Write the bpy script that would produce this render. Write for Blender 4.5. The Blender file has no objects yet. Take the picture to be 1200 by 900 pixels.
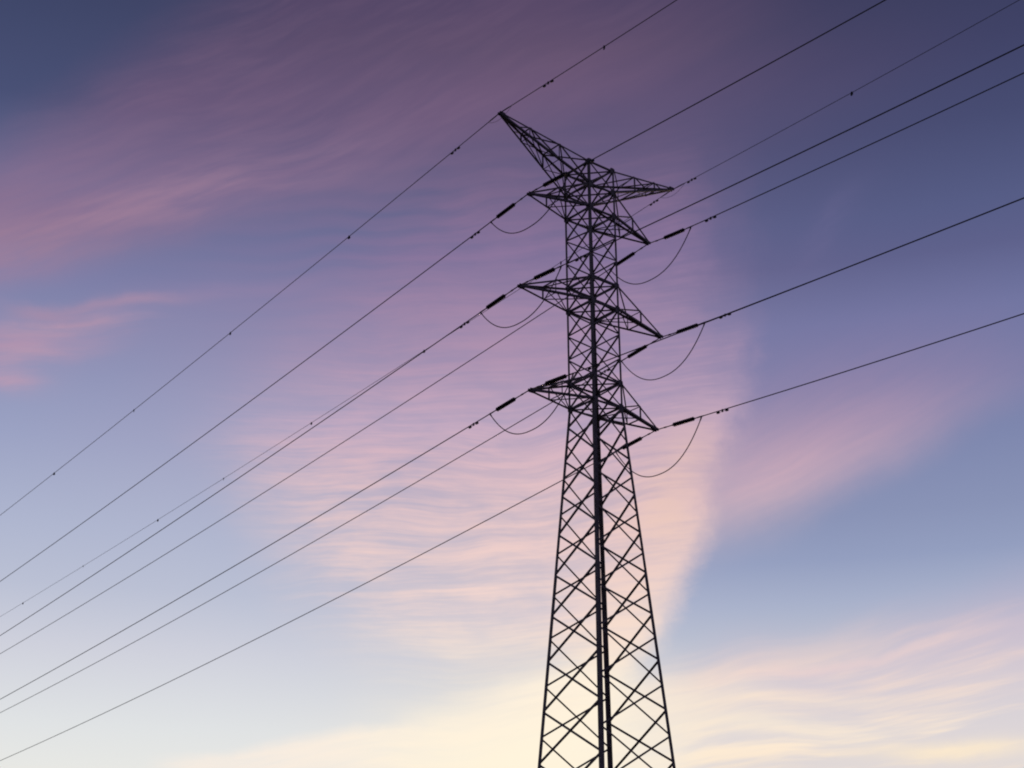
import bpy, bmesh, math, random
from mathutils import Vector, Matrix

S = bpy.context.scene
COL = S.collection
R = math.radians
random.seed(7)

# ------------------------------------------------------------------ camera
cam_data = bpy.data.cameras.new("camera")
cam = bpy.data.objects.new("camera", cam_data)
COL.objects.link(cam)
cam_data.sensor_fit = 'HORIZONTAL'
cam_data.sensor_width = 36.0
cam_data.lens = 36.0 * 1819.53 / 1200.0
cam_data.clip_start = 0.1
cam_data.clip_end = 20000
CAM_H = 1.6
PITCH, ROLL = 0.40509, 0.00647
cam.matrix_world = (Matrix.Translation((0, 0, CAM_H)) @ Matrix.Rotation(math.pi / 2 + PITCH, 4, 'X')
                    @ Matrix.Rotation(-ROLL, 4, 'Z'))
S.camera = cam
S.view_settings.view_transform = 'Standard'
S.view_settings.look = 'None'
S.view_settings.exposure = 0.0
S.view_settings.gamma = 1.0
S.view_settings.use_curve_mapping = False
S.cycles.pixel_filter_type = 'BLACKMAN_HARRIS'
S.cycles.filter_width = 2.0


def lin(c):
    return tuple(((x / 255) / 12.92 if x / 255 <= 0.04045 else ((x / 255 + 0.055) / 1.055) ** 2.4) for x in c) + (1.0,)


# ------------------------------------------------------------------ sky (world): dusk, sun just under the horizon
world = bpy.data.worlds.new("World")
S.world = world
world.use_nodes = True
WT = world.node_tree
WT.nodes.clear()


class E:
    """one value in the sky's node tree, with arithmetic"""
    def __init__(self, s): self.s = s
    def __add__(a, b): return op('ADD', a, b)
    def __radd__(a, b): return op('ADD', b, a)
    def __sub__(a, b): return op('SUBTRACT', a, b)
    def __rsub__(a, b): return op('SUBTRACT', b, a)
    def __mul__(a, b): return op('MULTIPLY', a, b)
    def __rmul__(a, b): return op('MULTIPLY', b, a)
    def __truediv__(a, b): return op('DIVIDE', a, b)


def put(sock, v):
    if isinstance(v, E): WT.links.new(v.s, sock)
    else: sock.default_value = v


def op(kind, a, b=None, clamp=False):
    n = WT.nodes.new('ShaderNodeMath'); n.operation = kind; n.use_clamp = clamp
    put(n.inputs[0], a)
    if b is not None: put(n.inputs[1], b)
    return E(n.outputs[0])


def sstep(x, a, b):
    """smooth step: 0 at a, 1 at b (a may exceed b)"""
    n = WT.nodes.new('ShaderNodeMapRange'); n.interpolation_type = 'SMOOTHSTEP'
    if a < b: vals = (a, b, 0.0, 1.0)
    else: vals = (b, a, 1.0, 0.0)
    put(n.inputs[0], x)
    for i, v in enumerate(vals): n.inputs[i + 1].default_value = v
    return E(n.outputs[0])


def noise(x, y, seed, scale=1.0, detail=3.0, rough=0.5):
    c = WT.nodes.new('ShaderNodeCombineXYZ')
    put(c.inputs[0], x); put(c.inputs[1], y); c.inputs[2].default_value = seed
    n = WT.nodes.new('ShaderNodeTexNoise'); n.noise_dimensions = '3D'
    n.inputs['Scale'].default_value = scale; n.inputs['Detail'].default_value = detail
    n.inputs['Roughness'].default_value = rough
    WT.links.new(c.outputs[0], n.inputs['Vector'])
    return E(n.outputs[0])


def ramp(x, lo, hi, stops):
    n = WT.nodes.new('ShaderNodeValToRGB')
    m = op('DIVIDE', x - lo, hi - lo, clamp=True)
    WT.links.new(m.s, n.inputs[0])
    stops = sorted(stops)
    el = n.color_ramp.elements
    while len(el) < len(stops): el.new(0.5)
    for e_, (p, c) in zip(el, stops):
        e_.position = (p - lo) / (hi - lo)
    for e_, (p, c) in zip(el, stops):
        e_.color = lin(c)
    return E(n.outputs[0])


def rgb(c):
    n = WT.nodes.new('ShaderNodeRGB'); n.outputs[0].default_value = lin(c)
    return E(n.outputs[0])


def mix(f, a, b, kind='MIX'):
    n = WT.nodes.new('ShaderNodeMix'); n.data_type = 'RGBA'; n.blend_type = kind; n.clamp_factor = True
    put(n.inputs[0], f); WT.links.new(a.s, n.inputs[6]); WT.links.new(b.s, n.inputs[7])
    return E(n.outputs[2])


tc = WT.nodes.new('ShaderNodeTexCoord')
sx = WT.nodes.new('ShaderNodeSeparateXYZ')
WT.links.new(tc.outputs['Generated'], sx.inputs[0])
DX, DY, DZ = (E(sx.outputs[i]) for i in range(3))
DEG = 57.29578
EL = op('ARCSINE', DZ) * DEG                       # elevation, degrees
AZ = op('ARCTAN2', DX, DY) * DEG                   # azimuth from +Y towards +X, degrees
W1 = noise(AZ, EL, 3.1, 0.16, 1.0) - 0.5           # slow drift of the high winds
W2 = noise(AZ, EL, 8.7, 0.16, 1.0) - 0.5
A_ = AZ + W1 * 2.2
H_ = EL + W2 * 1.6
AR, HR = A_, H_                                    # drifted only by the large eddies
W3 = noise(AZ, EL, 5.3, 0.8, 4.0, 0.6) - 0.5
W4 = noise(AZ, EL, 1.9, 0.8, 4.0, 0.6) - 0.5
A_ = A_ + W3 * 0.5
H_ = H_ + W4 * 0.4


def frame(a0, h0, ang):
    ca, sa = math.cos(R(ang)), math.sin(R(ang))
    x, y = A_ - a0, H_ - h0
    return x * ca + y * sa, y * ca - x * sa


def blob(a0, h0, ang, L, w):
    """soft elongated patch: centre (azimuth, elevation), tilt, half length and half width in degrees"""
    x, y = frame(a0, h0, ang)
    q = op('POWER', op('ABSOLUTE', x / L), 2.0) + op('POWER', op('ABSOLUTE', y / w), 2.0)
    return op('EXPONENT', q * -1.0)


def streak(ang, fx, fy, seed, detail=4.0, rough=0.55):
    ca, sa = math.cos(R(ang)), math.sin(R(ang))
    x, y = AR * ca + HR * sa, HR * ca - AR * sa
    return noise(x * fx, y * fy, seed, 1.0, detail, rough)

# clear sky between the clouds: two ramps, left and right of the view
left = ramp(EL, 4.0, 44.0, [(41.60, (39, 45, 75)), (36.01, (60, 68, 102)), (32.22, (72, 80, 117)), (28.34, (105, 111, 151)), (26.23, (121, 125, 166)), (23.19, (135, 144, 182)), (20.45, (152, 161, 195)), (17.42, (173, 181, 207)), (15.32, (186, 192, 212)), (13.23, (206, 208, 220)), (10.59, (223, 226, 228)), (9.14, (230, 231, 228)), (6.30, (240, 232, 214))])
right = ramp(EL, 4.0, 44.0, [(41.39, (39, 43, 73)), (35.81, (57, 61, 95)), (34.08, (61, 65, 101)), (31.44, (69, 75, 113)), (28.46, (85, 92, 133)), (26.95, (92, 96, 138)), (24.83, (109, 116, 160)), (22.40, (115, 123, 166)), (17.86, (137, 147, 182)), (16.35, (147, 158, 191)), (14.85, (167, 176, 202)), (12.48, (195, 199, 210)), (10.13, (215, 212, 217)), (8.98, (222, 217, 216)), (6.14, (240, 228, 210))])
SKY = mix(sstep(A_, -13.0, 13.0), left, right)
pink = ramp(EL, 4.0, 44.0, [(42.87, (70, 58, 92)), (37.10, (94, 76, 106)), (35.31, (104, 84, 112)), (33.49, (120, 95, 126)), (30.10, (133, 108, 142)), (27.92, (140, 118, 156)), (24.15, (177, 148, 176)), (21.64, (203, 173, 193)), (20.69, (215, 182, 194)), (18.81, (233, 199, 199)), (16.94, (239, 208, 203)), (14.77, (243, 217, 209)), (12.32, (250, 234, 214)), (10.21, (255, 247, 222))])
pinkL = ramp(EL, 4.0, 44.0, [(41.31, (70, 58, 92)), (35.76, (88, 73, 105)), (32.87, (107, 88, 121)), (31.41, (115, 97, 131)), (29.49, (131, 110, 144)), (28.15, (140, 114, 146)), (27.25, (152, 122, 150)), (24.85, (164, 137, 169)), (23.49, (174, 147, 176)), (20.32, (190, 170, 195)), (9.09, (230, 220, 220))])
pinkR = ramp(EL, 4.0, 44.0, [(27.31, (112, 108, 152)), (24.85, (134, 122, 164)), (22.70, (153, 135, 170)), (21.16, (174, 150, 177)), (19.31, (200, 170, 186)), (17.48, (216, 186, 192)), (15.04, (215, 195, 205))])
peach = ramp(EL, 4.0, 44.0, [(24.55, (180, 150, 175)), (22.36, (208, 176, 186)), (20.49, (232, 196, 190)), (18.32, (240, 205, 190)), (16.46, (240, 208, 198)), (13.40, (248, 226, 210)), (9.21, (254, 242, 216))])
# broad mauve sheet, upper left: sharp upper rim, lower rim frayed and brighter
s1 = streak(22.0, 0.06, 0.5, 2.0)
s1b = streak(15.0, 0.22, 1.6, 21.0)
f1 = streak(24.0, 0.30, 3.0, 41.0, 4.0, 0.55)
low1 = sstep(frame(-20.34, 26.18, 17.2)[1], 1.45, -1.45)
sheet = sstep(frame(-20.94, 30.11, 36.3)[1], 1.64, -1.64) * (1.0 - low1) * sstep(A_, 14.68, 0.08)
SKY = mix(sheet * (sstep(s1, 0.25, 0.65) * 0.22 + f1 * 0.24 + 0.58), SKY, pinkL)
SKY = mix(sheet * sstep(s1b * 0.6 + f1 * 0.4, 0.40, 0.68) * 0.13, SKY, rgb((146, 118, 144)))
rim = blob(-17.65, 27.87, 19.6, 9.54, 0.91)
SKY = mix(rim * (sstep(s1b, 0.28, 0.68) * 0.5 + f1 * 0.8 - 0.25), SKY, rgb((161, 128, 153)))
SKY = mix(blob(1.60, 34.99, -0.5, 11.12, 3.57) * (s1 * 0.5 + 0.45) * 0.95, SKY, pink)
# pink wisps at the left
s2 = streak(5.0, 0.14, 1.3, 4.0)
f2 = streak(6.0, 0.35, 3.6, 44.0, 5.0, 0.62)
SKY = mix(blob(-19.18, 23.61, 12.1, 3.01, 0.84) * (f2 * 1.1 + sstep(s2, 0.3, 0.62) * 0.6 - 0.05) * 0.85, SKY, rgb((174, 146, 174)))
SKY = mix(blob(-17.37, 24.37, 8.7, 2.42, 0.27) * (f2 * 1.1 + sstep(s2, 0.3, 0.62) * 0.6 - 0.05) * 0.75, SKY, rgb((182, 150, 173)))
SKY = mix(blob(-15.69, 25.28, 9.0, 3.14, 0.24) * (f2 * 1.1 + sstep(s2, 0.3, 0.62) * 0.6 - 0.05) * 0.62, SKY, rgb((168, 141, 168)))
SKY = mix(blob(-18.23, 24.82, -6.9, 2.25, 0.27) * (f2 * 1.1 + sstep(s2, 0.3, 0.62) * 0.6 - 0.05) * 0.45, SKY, rgb((166, 140, 168)))
SKY = mix(blob(-19.73, 23.06, 10.5, 2.34, 0.33) * (f2 * 1.1 + sstep(s2, 0.3, 0.62) * 0.6 - 0.05) * 0.80, SKY, rgb((182, 152, 176)))
SKY = mix(blob(-19.78, 22.27, -1.2, 1.49, 0.42) * (f2 * 1.1 + sstep(s2, 0.3, 0.62) * 0.6 - 0.05) * 0.75, SKY, rgb((186, 154, 178)))
SKY = mix(blob(-10.41, 26.26, 8.4, 4.14, 0.31) * (f2 * 1.1 + sstep(s2, 0.3, 0.62) * 0.6 - 0.05) * 0.30, SKY, rgb((146, 131, 168)))
# rippled sheet in the middle with a crisp right-hand edge
SKY = mix(blob(-2.76, 24.77, 7.6, 11.43, 4.71) * 0.42, SKY, pink)
rip = noise(AR * 0.10, HR * 1.25 - AR * 0.10 + W3 * 0.10, 6.0, 1.0, 3.0, 0.55)
fine = noise(AR * 0.30, HR * 4.2 - AR * 0.30 + W3 * 0.15, 9.0, 1.0, 4.0, 0.62)
drop = op("MAXIMUM", 26.58 - H_, 0.0)
edge = A_ - (9.94 - op("POWER", drop, 1.8) * 0.04526)
edge = edge + (fine - 0.5) * 0.55 + W4 * 1.5 + (rip - 0.5) * 0.8
inside = sstep(edge, 1.00, -0.80)
fade = sstep(A_ - op("ABSOLUTE", H_ - 20.6) * 0.75 + 9.90, -4.2, 2.8)
top = sstep(H_, 33.79, 27.92)
clump = noise(AR * 0.22, HR * 0.42, 61.0, 1.0, 4.0, 0.6)
wisp = noise(AR * 0.55, HR * 8.0 - AR * 0.55, 71.0, 1.0, 4.0, 0.65)
tex = sstep(rip * 0.36 + fine * 0.28 + wisp * 0.14 + clump * 0.22, 0.39, 0.62)
thin = sstep(A_, -6.21, 1.74)
pale = 1.0 - sstep(edge, -3.4, -0.6) * sstep(H_, 22.27, 26.67) * 0.74
SKY = mix(inside * pale * fade * top * (tex * (0.66 - thin * 0.18) + (thin * 0.26 + 0.26)) * (sstep(clump, 0.25, 0.55) * 0.18 + 0.84) * (sstep(H_, 12.32, 14.92) * 0.6 + 0.4), SKY, pink)
wave = op("SINE", (HR - AR * 0.10) * 8.9 + W1 * 10.0 + rip * 5.0) * 0.5 + 0.5
SKY = mix(blob(-3.52, 28.37, 4.1, 6.77, 3.10) * (wave * 0.7 + fine * 0.6 - 0.15) * 0.5 * inside, SKY, pink)
band = op("EXPONENT", op("POWER", op("ABSOLUTE", (edge + 1.7) / 1.7), 2.0) * -1.0)
SKY = mix(inside * band * 1.0 * sstep(H_, 23.52, 19.75) * (sstep(rip * 0.4 + fine * 0.6, 0.34, 0.62) * 0.5 + 0.52), SKY, peach)
# diffuse pink beyond the edge, right
s3 = streak(24.0, 0.18, 0.7, 12.0)
SKY = mix(blob(11.60, 20.39, 17.2, 8.09, 3.11) * (1.0 - sstep(frame(6.93, 16.35, 23.4)[1], 1.26, -1.26)) * (s3 * 0.6 + streak(24.0, 0.3, 3.0, 47.0, 4.0, 0.6) * 0.4 + 0.40) * (1.0 - inside * 0.5), SKY, pinkR)
SKY = mix(blob(13.21, 28.14, 45.4, 1.91, 0.59) * sstep(s3, 0.3, 0.6) * 0.35, SKY, rgb((112, 106, 148)))
# low clouds, right: streaks lit from below
s4 = streak(15.0, 0.09, 0.75, 15.0, 3.0)
s5 = streak(3.0, 0.12, 1.5, 33.0, 3.0)
f4 = streak(11.0, 0.22, 3.2, 51.0, 5.0, 0.6)
mixs = f4 * 0.2 + 0.8 * (s4 * sstep(H_, 9.0, 13.5) + s5 * (1.0 - sstep(H_, 9.0, 13.5)))
dim = ramp(EL, 4.0, 44.0, [(16.16, (168, 166, 196)), (15.25, (178, 170, 196)), (13.75, (200, 188, 205)), (11.97, (214, 203, 211)), (10.50, (218, 211, 215)), (9.04, (224, 216, 215))])
lit = ramp(EL, 4.0, 44.0, [(15.25, (190, 172, 194)), (13.75, (233, 203, 202)), (11.97, (248, 221, 206)), (10.20, (255, 235, 212)), (9.04, (254, 233, 207))])
lowmask = sstep(frame(5.93, 12.37, 10.7)[1], 1.51, -1.51) * sstep(A_, 3.2, 7.5)
SKY = mix(lowmask * 0.92, SKY, mix(sstep(mixs + (10.82 - A_) * 0.008, 0.44, 0.66), dim, lit))
SKY = mix(blob(12.00, 12.70, 10.1, 4.55, 0.21) * 0.5, SKY, rgb((238, 210, 207)))
SKY = mix(blob(15.38, 9.38, -2.1, 2.43, 0.32) * 0.75, SKY, rgb((255, 235, 204)))
SKY = mix(blob(8.60, 10.40, -4.2, 3.62, 0.39) * 0.5, SKY, rgb((254, 238, 214)))
SKY = mix(blob(6.34, 11.25, 1.0, 2.94, 0.78) * (f4 * 0.8 + 0.4) * 0.75, SKY, rgb((252, 234, 212)))
SKY = mix(blob(10.80, 11.27, 1.1, 3.31, 0.27) * (f4 * 0.8 + 0.4) * 0.5, SKY, rgb((250, 230, 210)))
# cream cloud low in the middle, over the place where the sun comes up
cream = mix(sstep(A_, -9.34, -0.08), rgb((248, 236, 224)), rgb((255, 241, 221)))
b1 = sstep(frame(-13.05, 9.36, 8.9)[1], 0.31, -0.31) * sstep(A_, -13.79, -11.28)
b2 = sstep(frame(-5.36, 9.79, 27.7)[1], 0.94, -0.94) * (1.0 - sstep(H_, 12.02, 14.00))
b3 = sstep(A_, 7.70, 2.42)
SKY = mix(op("MAXIMUM", b1, b2) * b3 * (sstep(s5 * 0.6 + f4 * 0.4, 0.34, 0.60) * 0.42 + 0.54), SKY, cream)
SKY = mix(blob(0.22, 9.67, 2.1, 5.12, 1.80) * 0.8, SKY, rgb((255, 244, 220)))
# the sky overhead and behind is night blue already
back = sstep(op("ABSOLUTE", AZ), 28.0, 95.0)
SKY = mix(back * 0.9, SKY, rgb((44, 46, 80)))

out = WT.nodes.new('ShaderNodeOutputWorld')
bg = WT.nodes.new('ShaderNodeBackground')
bg.inputs['Strength'].default_value = 1.0
WT.links.new(SKY.s, bg.inputs['Color'])
# thin daylight scattered by the atmosphere itself, sun on the horizon
nis = WT.nodes.new('ShaderNodeTexSky'); nis.sky_type = 'NISHITA'
nis.sun_disc = False
SUN_EL, SUN_AZ = 1.0, -2.0
nis.sun_elevation = R(SUN_EL); nis.sun_rotation = R(SUN_AZ)
nbg = WT.nodes.new('ShaderNodeBackground'); nbg.inputs['Strength'].default_value = 0.0015
WT.links.new(nis.outputs[0], nbg.inputs['Color'])
ads = WT.nodes.new('ShaderNodeAddShader')
WT.links.new(bg.outputs[0], ads.inputs[0]); WT.links.new(nbg.outputs[0], ads.inputs[1])
WT.links.new(ads.outputs[0], out.inputs['Surface'])

sun_data = bpy.data.lights.new("sun", 'SUN')
sun_data.energy = 0.6
sun_data.angle = R(6)
sun_data.color = (1.0, 0.62, 0.38)
sun = bpy.data.objects.new("sun", sun_data)
COL.objects.link(sun)
sd = Vector((math.sin(R(SUN_AZ)) * math.cos(R(SUN_EL)), math.cos(R(SUN_AZ)) * math.cos(R(SUN_EL)), math.sin(R(SUN_EL))))
sun.rotation_euler = sd.to_track_quat('Z', 'Y').to_euler()

# ------------------------------------------------------------------ helpers
def tag(o, label=None, cat=None, group=None, kind=None):
    if label: o['label'] = label
    if cat: o['category'] = cat
    if group: o['group'] = group
    if kind: o['kind'] = kind
    return o


def empty(name, loc, parent=None):
    o = bpy.data.objects.new(name, None)
    o.location = loc
    o.empty_display_size = 0.3
    COL.objects.link(o)
    if parent: o.parent = parent
    return o


def build(name, bm, mat, parent=None, smooth=False):
    """link a bmesh given in world coordinates as one object (moved into its parent's space)"""
    off = Vector()
    p = parent
    while p is not None:
        off += p.location
        p = p.parent
    if off.length: bmesh.ops.translate(bm, verts=bm.verts, vec=-off)
    me = bpy.data.meshes.new(name)
    bm.to_mesh(me); bm.free()
    me.materials.append(mat)
    if smooth: me.shade_smooth()
    o = bpy.data.objects.new(name, me)
    COL.objects.link(o)
    if parent: o.parent = parent
    return o


def angle_bar(bm, p0, p1, da, db, size, t=0.010):
    """rolled steel angle from p0 to p1: heel on the line, flanges towards da and db"""
    p0, p1 = Vector(p0), Vector(p1)
    ax = (p1 - p0).normalized()
    a = Vector(da); a = (a - ax * a.dot(ax)).normalized()
    b = Vector(db); b = b - ax * b.dot(ax); b = (b - a * b.dot(a)).normalized()
    prof = [(0, 0), (size, 0), (size, t), (t, t), (t, size), (0, size)]
    lo = [bm.verts.new(p0 + a * x + b * y) for x, y in prof]
    hi = [bm.verts.new(p1 + a * x + b * y) for x, y in prof]
    bm.faces.new(lo[::-1]); bm.faces.new(hi)
    for i in range(6):
        j = (i + 1) % 6
        bm.faces.new((lo[i], lo[j], hi[j], hi[i]))


def tube(bm, pts, r, seg=8, cap=True):
    pts = [Vector(p) for p in pts]
    rings = []
    for i, p in enumerate(pts):
        d = (pts[min(i + 1, len(pts) - 1)] - pts[max(i - 1, 0)]).normalized()
        s = d.cross(Vector((0, 0, 1)))
        s = s.normalized() if s.length > 1e-4 else Vector((1, 0, 0))
        n = s.cross(d)
        rr = r[i] if isinstance(r, (list, tuple)) else r
        rings.append([bm.verts.new(p + (s * math.cos(k * math.tau / seg) + n * math.sin(k * math.tau / seg)) * rr) for k in range(seg)])
    for a, b in zip(rings, rings[1:]):
        for k in range(seg):
            bm.faces.new((a[k], b[k], b[(k + 1) % seg], a[(k + 1) % seg]))
    if cap:
        bm.faces.new(rings[0]); bm.faces.new(rings[-1][::-1])


def plate(bm, c, ax, ay, sx_, sy_, t, cut=0.25):
    """flat plate with clipped corners, centred at c, spanning ax / ay"""
    c, ax = Vector(c), Vector(ax).normalized()
    ay = Vector(ay); ay = (ay - ax * ay.dot(ax)).normalized()
    n = ax.cross(ay)
    hx, hy = sx_ / 2, sy_ / 2
    k = cut * min(sx_, sy_)
    pr = [(-hx + k, -hy), (hx - k, -hy), (hx, -hy + k), (hx, hy - k), (hx - k, hy), (-hx + k, hy), (-hx, hy - k), (-hx, -hy + k)]
    lo = [bm.verts.new(c + ax * x + ay * y - n * t / 2) for x, y in pr]
    hi = [bm.verts.new(c + ax * x + ay * y + n * t / 2) for x, y in pr]
    bm.faces.new(lo[::-1]); bm.faces.new(hi)
    for i in range(8):
        j = (i + 1) % 8
        bm.faces.new((lo[i], lo[j], hi[j], hi[i]))


def box(bm, c, half, ax=(1, 0, 0), ay=(0, 1, 0)):
    c, ax, ay = Vector(c), Vector(ax).normalized(), Vector(ay).normalized()
    az = ax.cross(ay)
    vs = [bm.verts.new(c + ax * (half[0] * i) + ay * (half[1] * j) + az * (half[2] * k)) for i in (-1, 1) for j in (-1, 1) for k in (-1, 1)]
    for f in ((0, 1, 3, 2), (4, 6, 7, 5), (0, 4, 5, 1), (2, 3, 7, 6), (0, 2, 6, 4), (1, 5, 7, 3)):
        bm.faces.new([vs[i] for i in f])


# ------------------------------------------------------------------ materials
def material(name, base, rough, metal=0.0, var=0.3, scale=6.0):
    m = bpy.data.materials.new(name); m.use_nodes = True
    nt = m.node_tree
    b = nt.nodes['Principled BSDF']
    b.inputs['Roughness'].default_value = rough
    b.inputs['Metallic'].default_value = metal
    t = nt.nodes.new('ShaderNodeTexCoord')
    n = nt.nodes.new('ShaderNodeTexNoise'); n.inputs['Scale'].default_value = scale; n.inputs['Detail'].default_value = 5
    nt.links.new(t.outputs['Object'], n.inputs['Vector'])
    r = nt.nodes.new('ShaderNodeValToRGB')
    r.color_ramp.elements[0].position = 0.3; r.color_ramp.elements[1].position = 0.7
    r.color_ramp.elements[0].color = tuple(c * (1 - var) for c in base) + (1,)
    r.color_ramp.elements[1].color = tuple(c * (1 + var) for c in base) + (1,)
    nt.links.new(n.outputs[0], r.inputs[0])
    nt.links.new(r.outputs[0], b.inputs['Base Color'])
    b.inputs['Specular IOR Level'].default_value = 0.2
    return m


M_STEEL = material('weathered_steel', (0.24, 0.205, 0.205), 0.7)
M_DISC = material('brown_glazed_porcelain', (0.030, 0.016, 0.012), 0.35)
M_FIT = material('forged_fittings', (0.05, 0.05, 0.052), 0.6)
M_WIRE = material('stranded_aluminium', (0.060, 0.060, 0.066), 0.7, 0.0, 0.15, 3.0)
M_CONC = material('concrete', (0.30, 0.29, 0.27), 0.9)
M_PLASTIC = material('dark_plastic', (0.02, 0.02, 0.025), 0.5)

# ------------------------------------------------------------------ the field under the tower
m = bpy.data.materials.new('rough_grass'); m.use_nodes = True
nt = m.node_tree; b = nt.nodes['Principled BSDF']; b.inputs['Roughness'].default_value = 0.95
t = nt.nodes.new('ShaderNodeTexCoord')
n1 = nt.nodes.new('ShaderNodeTexNoise'); n1.inputs['Scale'].default_value = 0.35; n1.inputs['Detail'].default_value = 10
n1.inputs['Roughness'].default_value = 0.7
nt.links.new(t.outputs['Object'], n1.inputs['Vector'])
r = nt.nodes.new('ShaderNodeValToRGB')
r.color_ramp.elements[0].position = 0.35; r.color_ramp.elements[0].color = (0.030, 0.042, 0.016, 1)
r.color_ramp.elements[1].position = 0.68; r.color_ramp.elements[1].color = (0.095, 0.085, 0.045, 1)
nt.links.new(n1.outputs[0], r.inputs[0]); nt.links.new(r.outputs[0], b.inputs['Base Color'])
bm = bmesh.new()
bmesh.ops.create_grid(bm, x_segments=60, y_segments=60, size=4000)
for v in bm.verts:
    d = math.hypot(v.co.x, v.co.y)
    v.co.z = 0.0 if d < 200 else -0.002 * (d - 200) + 3 * math.sin(v.co.x * 0.003) * math.sin(v.co.y * 0.0025) * min(1, (d - 200) / 800)
tag(build('ground', bm, m), kind='structure')

# ------------------------------------------------------------------ the tower
TX, TY = 3.89643, 66.98016
BASE = Vector((TX, TY, 0.0))
PHI = 0.68796
U = Vector((math.cos(PHI), math.sin(PHI), 0))        # along the crossarms, from the near-left tips to the far-right tips
V = Vector((math.sin(PHI), -math.cos(PHI), 0))       # along the line, towards the viewer's right
UP = Vector((0, 0, 1))
Z = dict(z0=40.13, z1=38.89, z2=37.56, z3=36.36, z4=35.1, a2t=33.77, a2b=32.5, m1=31.2, m2=29.97, a3t=28.68, a3b=27.44,
         k0=26.53, k1=24.86, k2=23.18, k3=21.35, k4=19.47, k5=17.6, k6=15.55, k7=13.38, k8=11.16, k9=8.75, k10=6.05, k11=3.1)
Z = {k: v + CAM_H for k, v in Z.items()}
ZT, ZB = Z['z0'], Z['a3b']


def halfw(z):
    """half width of the body across the line and along it"""
    if z > ZB:
        t = (ZT - z) / (ZT - ZB)
        return 0.840 + 0.065 * t, 0.917 - 0.037 * t
    return 0.905 + 0.0738 * (ZB - z), 0.880 + 0.0692 * (ZB - z)


CORNERS = {'L': (-1, -1), 'N': (-1, 1), 'F': (1, -1), 'R': (1, 1)}


def corner(c, z):
    a, b_ = CORNERS[c]
    wu, wv = halfw(z)
    return BASE + U * (a * wu) + V * (b_ * wv) + UP * z


tower = tag(empty('transmission_tower', BASE),
            'tall dark steel lattice pylon with six crossarms and two pointed peaks', 'pylon')

ARM_LEVELS = ['z0', 'z1', 'z2', 'a2t', 'a2b', 'a3t', 'a3b']
for c in 'LNFR':
    a, b_ = CORNERS[c]
    bm = bmesh.new()
    for lo_, hi_, sz in ((ZB, ZT + 0.06, 0.112), (Z['k4'], ZB, 0.145), (0.25, Z['k4'], 0.170)):
        angle_bar(bm, corner(c, lo_), corner(c, hi_), U * -a, V * -b_, sz, 0.014)
    leg = build('leg', bm, M_STEEL, tower)
    # joint plates where arms and braces meet the leg
    for lv in ARM_LEVELS:
        bm = bmesh.new()
        p = corner(c, Z[lv])
        sz = 0.34 if lv in ('a2b', 'a3b', 'z1', 'z2') else 0.26
        plate(bm, p - U * (a * 0.10) + V * (b_ * 0.008), U, UP, 0.30, sz, 0.010)
        plate(bm, p - V * (b_ * 0.10) + U * (a * 0.008), V, UP, 0.30, sz, 0.010)
        build('gusset_plate', bm, M_STEEL, leg)
    if True:
        bm = bmesh.new()
        p = corner(c, 0.0)
        box(bm, p + UP * 0.16, (0.42, 0.42, 0.16), U, V)
        build('footing', bm, M_CONC, leg)

# body faces: (first leg, second leg, outward direction, bar size, levels)
UPPER = ['z0', 'z1', 'z2', 'z3', 'z4', 'a2t', 'a2b', 'm1', 'm2', 'a3t', 'a3b']
KS = ['k%d' % i for i in range(12)]
HALF = [Z['a3b']] + [(Z[p] + Z[q]) / 2 for p, q in zip(KS, KS[1:])] + [1.2]
FULL = [Z['a3b']] + [Z[k] for k in KS] + [1.2]
FACES = [('L', 'N', -U, 0.078, FULL), ('F', 'R', U, 0.078, FULL), ('L', 'F', -V, 0.084, HALF), ('N', 'R', V, 0.084, HALF)]


def brace(bm, p, q, out_, size, depth):
    """one diagonal on a face: flat flange in the face, standing flange inwards, set back by depth"""
    d = (q - p).normalized()
    side = out_.cross(d)
    p, q = p + d * 0.05, q - d * 0.05
    off = -out_ * depth - side * (size / 2)
    angle_bar(bm, p + off, q + off, side, -out_, size, 0.008)


for c1, c2, nrm, bs, low in FACES:
    face = empty('face_bracing', corner(c1, ZB) - BASE, tower)
    levels = [Z[k] for k in UPPER] + low[1:]
    for i, (zt, zb) in enumerate(zip(levels, levels[1:])):
        bm = bmesh.new()
        s = bs * (0.86 if zt > ZB + 0.1 else 1.0)
        brace(bm, corner(c1, zb), corner(c2, zt), nrm, s, -0.012)
        brace(bm, corner(c2, zb), corner(c1, zt), nrm, s, 0.020)
        build('cross_brace', bm, M_STEEL, face)
    for lv in ARM_LEVELS:
        bm = bmesh.new()
        brace(bm, corner(c1, Z[lv]), corner(c2, Z[lv]), nrm, 0.080, 0.032)
        build('strut', bm, M_STEEL, face)
plan = empty('plan_bracing', (0, 0, ZB), tower)
for lv in ('z0', 'z1', 'z2', 'a2b', 'a3b', 'a2t', 'a3t'):
    bm = bmesh.new()
    for c1, c2, dz in (('L', 'R', 0.0), ('N', 'F', -0.06)):
        p, q = corner(c1, Z[lv]) + UP * dz, corner(c2, Z[lv]) + UP * dz
        d = (q - p).normalized()
        angle_bar(bm, p + d * 0.14, q - d * 0.14, d.cross(UP), -UP, 0.055, 0.007)
    build('plan_brace', bm, M_STEEL, plan)

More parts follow.
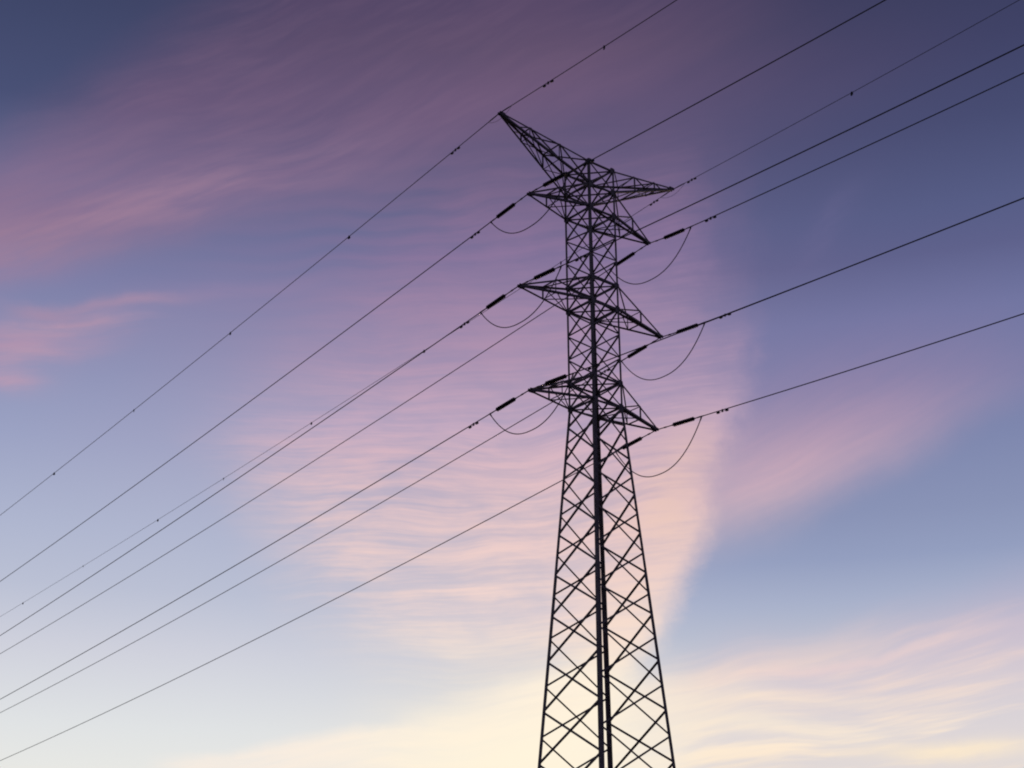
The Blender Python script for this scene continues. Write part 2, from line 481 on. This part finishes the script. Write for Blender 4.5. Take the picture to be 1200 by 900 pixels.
# crossarms: tip distance from the axis, tip height, top and bottom level at the body, number of frames
#        key  side  reach   tip z   top   bottom frames
ARMS = [('e', -1, 5.703, 41.320, 'z0', 'z1', 2), ('e', 1, 5.915, 41.344, 'z0', 'z1', 2),
        ('p1', -1, 3.940, 37.531, 'z1', 'z2', 1), ('p1', 1, 3.987, 37.506, 'z1', 'z2', 1),
        ('p2', -1, 4.572, 32.424, 'a2t', 'a2b', 1), ('p2', 1, 4.563, 32.445, 'a2t', 'a2b', 1),
        ('p3', -1, 4.000, 27.346, 'a3t', 'a3b', 1), ('p3', 1, 3.949, 27.351, 'a3t', 'a3b', 1)]
ARM_WORD = {('e', -1): 'left earth-wire peak', ('e', 1): 'right earth-wire peak',
            ('p1', -1): 'upper left crossarm', ('p1', 1): 'upper right crossarm',
            ('p2', -1): 'middle left crossarm', ('p2', 1): 'middle right crossarm',
            ('p3', -1): 'lower left crossarm', ('p3', 1): 'lower right crossarm'}
TIP = {}
for key, sd_, reach, tz, top, bot, nf in ARMS:
    tip = BASE + U * (sd_ * reach) + UP * (tz + CAM_H)
    TIP[key, sd_] = tip
    cs = ('L', 'N') if sd_ < 0 else ('F', 'R')
    out_ = U * sd_
    arm = empty('earth_wire_peak' if key == 'e' else 'crossarm', tip - out_ * reach - BASE, tower)
    ends = {}
    for j, c in enumerate(cs):
        sv = -1 if j == 0 else 1
        for lv, w in ((top, 0), (bot, 1)):
            p = corner(c, Z[lv])
            q = tip + V * (sv * 0.07) + UP * (0.05 if w == 0 else -0.05)
            ends[j, w] = (p, q)
            bm = bmesh.new()
            angle_bar(bm, p, q, V * -sv, -UP if w == 0 else UP, 0.085 if w == 0 else 0.10, 0.010)
            build('chord', bm, M_STEEL, arm)

    def at(j, w, f):
        p, q = ends[j, w]
        return p.lerp(q, f)
    fr = [k / (nf + 1) for k in range(1, nf + 1)]
    st = [0.0] + fr
    for i, f in enumerate(fr):
        bm = bmesh.new()
        for j in (0, 1):
            sv = V * (-1 if j == 0 else 1)
            angle_bar(bm, at(j, 1, f), at(j, 0, f), out_, -sv, 0.058, 0.007)
        for w in (0, 1):
            angle_bar(bm, at(0, w, f), at(1, w, f), out_, UP if w else -UP, 0.052, 0.007)
        build('arm_frame', bm, M_STEEL, arm)
        f0 = st[i]
        bm = bmesh.new()
        for j in (0, 1):
            sv = V * (-1 if j == 0 else 1)
            angle_bar(bm, at(j, 1, f0), at(j, 0, f), UP, -sv, 0.055, 0.007)
        build('side_lacing', bm, M_STEEL, arm)
        bm = bmesh.new()
        angle_bar(bm, at(0, 1, f), at(1, 1, f0) + UP * 0.012, V, UP, 0.052, 0.007)
        angle_bar(bm, at(1, 1, f) + UP * 0.024, at(0, 1, f0) + UP * 0.024, V, UP, 0.052, 0.007)
        build('bottom_lacing', bm, M_STEEL, arm)
        bm = bmesh.new()
        angle_bar(bm, at(0, 0, f), at(1, 0, f0) - UP * 0.012, V, -UP, 0.050, 0.007)
        if key == 'e':
            angle_bar(bm, at(1, 0, f) - UP * 0.024, at(0, 0, f0) - UP * 0.024, V, -UP, 0.050, 0.007)
        build('top_lacing', bm, M_STEEL, arm)
    if nf == 2:
        bm = bmesh.new()
        for j in (0, 1):
            sv = V * (-1 if j == 0 else 1)
            angle_bar(bm, at(j, 1, 0.80), at(j, 0, fr[-1]), UP, -sv, 0.045, 0.006)
        build('end_lacing', bm, M_STEEL, arm)
    # tip plates: two cheeks and a flat hanger plate the strings are shackled to
    bm = bmesh.new()
    for sv in (-1, 1):
        plate(bm, tip + V * (sv * 0.075) - out_ * 0.12, out_, UP, 0.36, 0.17, 0.012)
    plate(bm, tip - out_ * 0.08, out_, V, 0.28, 0.19, 0.014)
    build('tip_plate', bm, M_STEEL, arm)

# ------------------------------------------------------------------ wires
#        arm  side dir  slope     curve    swing   length
WIRES = [
    ('e', -1, 'l', -0.04583, 0.00019, -0.04553), ('e', 1, 'l', -0.03217, 0.00013, -0.04371),
    ('p1', -1, 'l', -0.05199, 0.00020, -0.04676), ('p2', -1, 'l', -0.05526, 0.00020, -0.04715),
    ('p3', -1, 'l', -0.05276, 0.00021, -0.04735), ('p1', 1, 'l', -0.05382, 0.00021, -0.04731),
    ('p2', 1, 'l', -0.06071, 0.00025, -0.04959), ('p3', 1, 'l', -0.06031, 0.00026, -0.04944),
    ('e', -1, 'r', -0.07015, 0.00048, -0.02718), ('e', 1, 'r', -0.04552, 0.00049, -0.02861),
    ('p1', -1, 'r', -0.08641, 0.00046, -0.02570), ('p2', -1, 'r', -0.08536, 0.00039, -0.02571),
    ('p1', 1, 'r', -0.09682, 0.00074, -0.02553), ('p2', 1, 'r', -0.09550, 0.00070, -0.02553),
    ('p3', -1, 'r', -0.08369, 0.00027, -0.02563), ('p3', 1, 'r', -0.09497, 0.00061, -0.02545)]
PATH = {}
DROOP = {('p1', 1, 'r'): 0.085, ('p2', 1, 'r'): 0.060}     # heavier strings hang a little
for key, sd_, dr, sl, cu, th in WIRES:
    sg = -1 if dr == 'l' else 1
    hd = (V * math.cos(th) + U * math.sin(th)) * sg
    PATH[key, sd_, dr] = (lambda s, T=TIP[key, sd_], hd=hd, sl=sl, cu=cu, dr_=DROOP.get((key, sd_, dr), 0.0): T + hd * s + UP * (sl * s + cu * s * s - dr_ * s / 2.5 * math.exp(1 - s / 2.5)))
GOES = {'l': 'falling to the left', 'r': 'rising to the right'}
STRING_END = 2.62
for key, sd_, dr, sl, cu, th in WIRES:
    f = PATH[key, sd_, dr]
    earth = key == 'e'
    s0 = 0.55 if earth else STRING_END + 0.32
    end = 235.0 if dr == 'l' else 130.0
    nseg = 60
    pts = [f(s0 + (end - s0) * (k / nseg) ** 1.25) for k in range(nseg + 1)]
    bm = bmesh.new()
    tube(bm, pts, (0.019 if sd_ < 0 else 0.014) if earth else 0.025, 8)
    w = build('earth_wire' if earth else 'conductor', bm, M_WIRE, None, True)
    word = ARM_WORD[key, sd_]
    tag(w, ('thin earth wire from the %s, %s' if earth else 'dark power line from the %s, %s') % (word, GOES[dr]),
        'wire', 'earth wires' if earth else 'power line conductors')
    # compression clamp where the wire is anchored
    bm = bmesh.new()
    a0, a1 = (0.0, 0.95) if earth else (STRING_END, STRING_END + 0.62)
    n = 8
    tube(bm, [f(a0 + (a1 - a0) * k / n) for k in range(n + 1)],
         [0.018, 0.030, 0.030, 0.034, 0.034, 0.034, 0.030, 0.030, 0.020] if not earth else [0.016, 0.026, 0.026, 0.028, 0.030, 0.030, 0.028, 0.024, 0.016], 10)
    build('dead_end_clamp', bm, M_FIT, w, True)

# ------------------------------------------------------------------ insulator strings
def insulator(key, sd_, dr):
    f = PATH[key, sd_, dr]
    o = tag(empty('insulator_string', f(0)),
            'dark ribbed insulator string from the tip of the %s, %s' % (ARM_WORD[key, sd_], 'pulling left' if dr == 'l' else 'pulling right'),
            'insulator', 'tension insulator strings')
    bm = bmesh.new()
    tube(bm, [f(0.0), f(0.12)], 0.030, 8)
    tube(bm, [f(0.12), f(1.16)], 0.027, 8)
    tube(bm, [f(0.50), f(0.58), f(0.66)], [0.036, 0.040, 0.036], 8)
    tube(bm, [f(1.02), f(1.10), f(1.16)], [0.030, 0.045, 0.045], 8)
    build('link_rod', bm, M_FIT, o, True)
    # a stack of sheds on a core
    bm = bmesh.new()
    pts, rad = [], []
    a, b_ = 1.15, 2.55
    n = 11
    step = (b_ - a) / n
    for k in range(n):
        s = a + step * k
        for ds, rr in ((0.0, 0.045), (0.18, 0.055), (0.30, 0.094), (0.52, 0.104), (0.60, 0.070), (0.92, 0.048)):
            pts.append(f(s + ds * step)); rad.append(rr)
    tube(bm, pts, rad, 14)
    build('disc_stack', bm, M_DISC, o, True)
    bm = bmesh.new()
    tube(bm, [f(2.54), f(2.60), f(STRING_END + 0.02)], [0.046, 0.040, 0.024], 8)
    build('end_fitting', bm, M_FIT, o, True)
    return o


for key, sd_, dr, *_ in WIRES:
    if key != 'e': insulator(key, sd_, dr)

# ------------------------------------------------------------------ jumper loops under the phase arms
DIP = {('p1', -1): 1.60, ('p2', -1): 1.68, ('p3', -1): 1.76, ('p1', 1): 1.78, ('p2', 1): 1.86, ('p3', 1): 2.03}
for key, sd_ in DIP:
    p, q = PATH[key, sd_, 'l'](3.08), PATH[key, sd_, 'r'](3.06)
    dip = DIP[key, sd_]
    pts = []
    n = 36
    for k in range(n + 1):
        t = k / n
        # full round loop: starts down steeply from each clamp
        e = 1 - abs(2 * t - 1) ** 2.3
        pts.append(p.lerp(q, t) - UP * (dip * e))
    bm = bmesh.new()
    tube(bm, pts, 0.024, 8)
    j = build('jumper_cable', bm, M_WIRE, None, True)
    tag(j, 'thin cable loop hanging under the %s between its two insulator strings' % ARM_WORD[key, sd_], 'jumper cable', 'jumper loops')
    for e_, nx in ((pts[0], pts[1]), (pts[-1], pts[-2])):
        bm = bmesh.new()
        d = (nx - e_).normalized()
        tube(bm, [e_ + UP * 0.02, e_ + d * 0.10, e_ + d * 0.26], [0.034, 0.036, 0.024], 8)
        build('terminal_lug', bm, M_FIT, j, True)
for sd_ in (-1, 1):
    p, q = PATH['e', sd_, 'l'](0.95), PATH['e', sd_, 'r'](0.95)
    pts = []
    for k in range(25):
        t = k / 24
        pts.append(p.lerp(q, t) - UP * (0.30 * (1 - abs(2 * t - 1) ** 2.0)))
    bm = bmesh.new(); tube(bm, pts, 0.008, 6)
    tag(build('bonding_cable', bm, M_WIRE, None, True), 'short slack bonding cable under the tip of the %s' % ARM_WORD['e', sd_], 'cable', 'earth wire bonding loops')

# ------------------------------------------------------------------ vibration dampers
def damper(key, sd_, dr, s):
    f = PATH[key, sd_, dr]
    c = f(s)
    d = (f(s + 0.1) - f(s - 0.1)).normalized()
    small = key == 'e'
    k = 1.15 if small and sd_ < 0 else 1.0 if small else 1.15
    o = tag(empty('vibration_damper', c),
            'small two-weight damper on the %s %s from the %s' % ('thin wire' if small else 'line',
             'falling left' if dr == 'l' else 'rising right', ARM_WORD[key, sd_]),
            'damper', 'vibration dampers on the wires')
    low = c - UP * 0.060 * k
    bm = bmesh.new()
    box(bm, c - UP * 0.028 * k, (0.035, 0.026, 0.060 * k), d, d.cross(UP))
    build('clamp', bm, M_FIT, o)
    bm = bmesh.new()
    tube(bm, [low + d * (x * k) - UP * (0.12 * x * x) for x in (-0.24, -0.12, 0, 0.12, 0.24)], 0.009, 6)
    build('messenger_wire', bm, M_FIT, o, True)
    for sg in (-1, 1):
        e_ = low + d * (sg * 0.17 * k) - UP * 0.004
        bm = bmesh.new()
        tube(bm, [e_, e_ + d * (sg * 0.02), e_ + d * (sg * 0.12 * k), e_ + d * (sg * 0.155 * k)], [0.020, 0.046 * k, 0.050 * k, 0.030], 10)
        build('weight', bm, M_FIT, o, True)


for key, sd_, dr, *_ in WIRES:
    damper(key, sd_, dr, 3.72 if (key, dr) == ('e', 'l') and sd_ < 0 else 3.7 if key == 'e' and sd_ < 0 else 1.45 if key == 'e' else 4.40)

# ------------------------------------------------------------------ bird diverters on the earth wires
MARKS = [(-1, 'l', (13.86, 27.71, 41.65, 55.67)), (1, 'l', (9.40, 23.33, 37.44, 50.68, 62.23, 77.55, 92.03)),
         (-1, 'r', (7.64,)), (1, 'r', (12.14,))]
NTH = ['first', 'second', 'third', 'fourth', 'fifth', 'sixth', 'seventh']
proto = None
for sd_, dr, ss in MARKS:
    for i, s in enumerate(ss):
        f = PATH['e', sd_, dr]
        c = f(s)
        if proto is None:
            proto = empty('bird_diverter', c)
            bm = bmesh.new()
            box(bm, c, (0.030, 0.035, 0.045), V, U)
            build('clip', bm, M_PLASTIC, proto)
            bm = bmesh.new()
            plate(bm, c - UP * 0.075, V + U * 0.3, UP, 0.19, 0.16, 0.012, 0.3)
            build('flapper_plate', bm, M_PLASTIC, proto)
            o = proto
        else:
            o = proto.copy(); COL.objects.link(o)
            for ch in list(proto.children):
                k = ch.copy(); COL.objects.link(k); k.parent = o
            o.location = c
            o.rotation_euler.z = random.uniform(-0.7, 0.7)
        if len(ss) > 1:
            lab = '%s marker from the pylon on the thin wire falling left from the %s peak' % (NTH[i], 'left' if sd_ < 0 else 'right')
        else:
            lab = 'small dark marker on the thin wire rising right from the %s peak' % ('left' if sd_ < 0 else 'right')
        tag(o, lab, 'wire marker', 'bird markers on the earth wires')
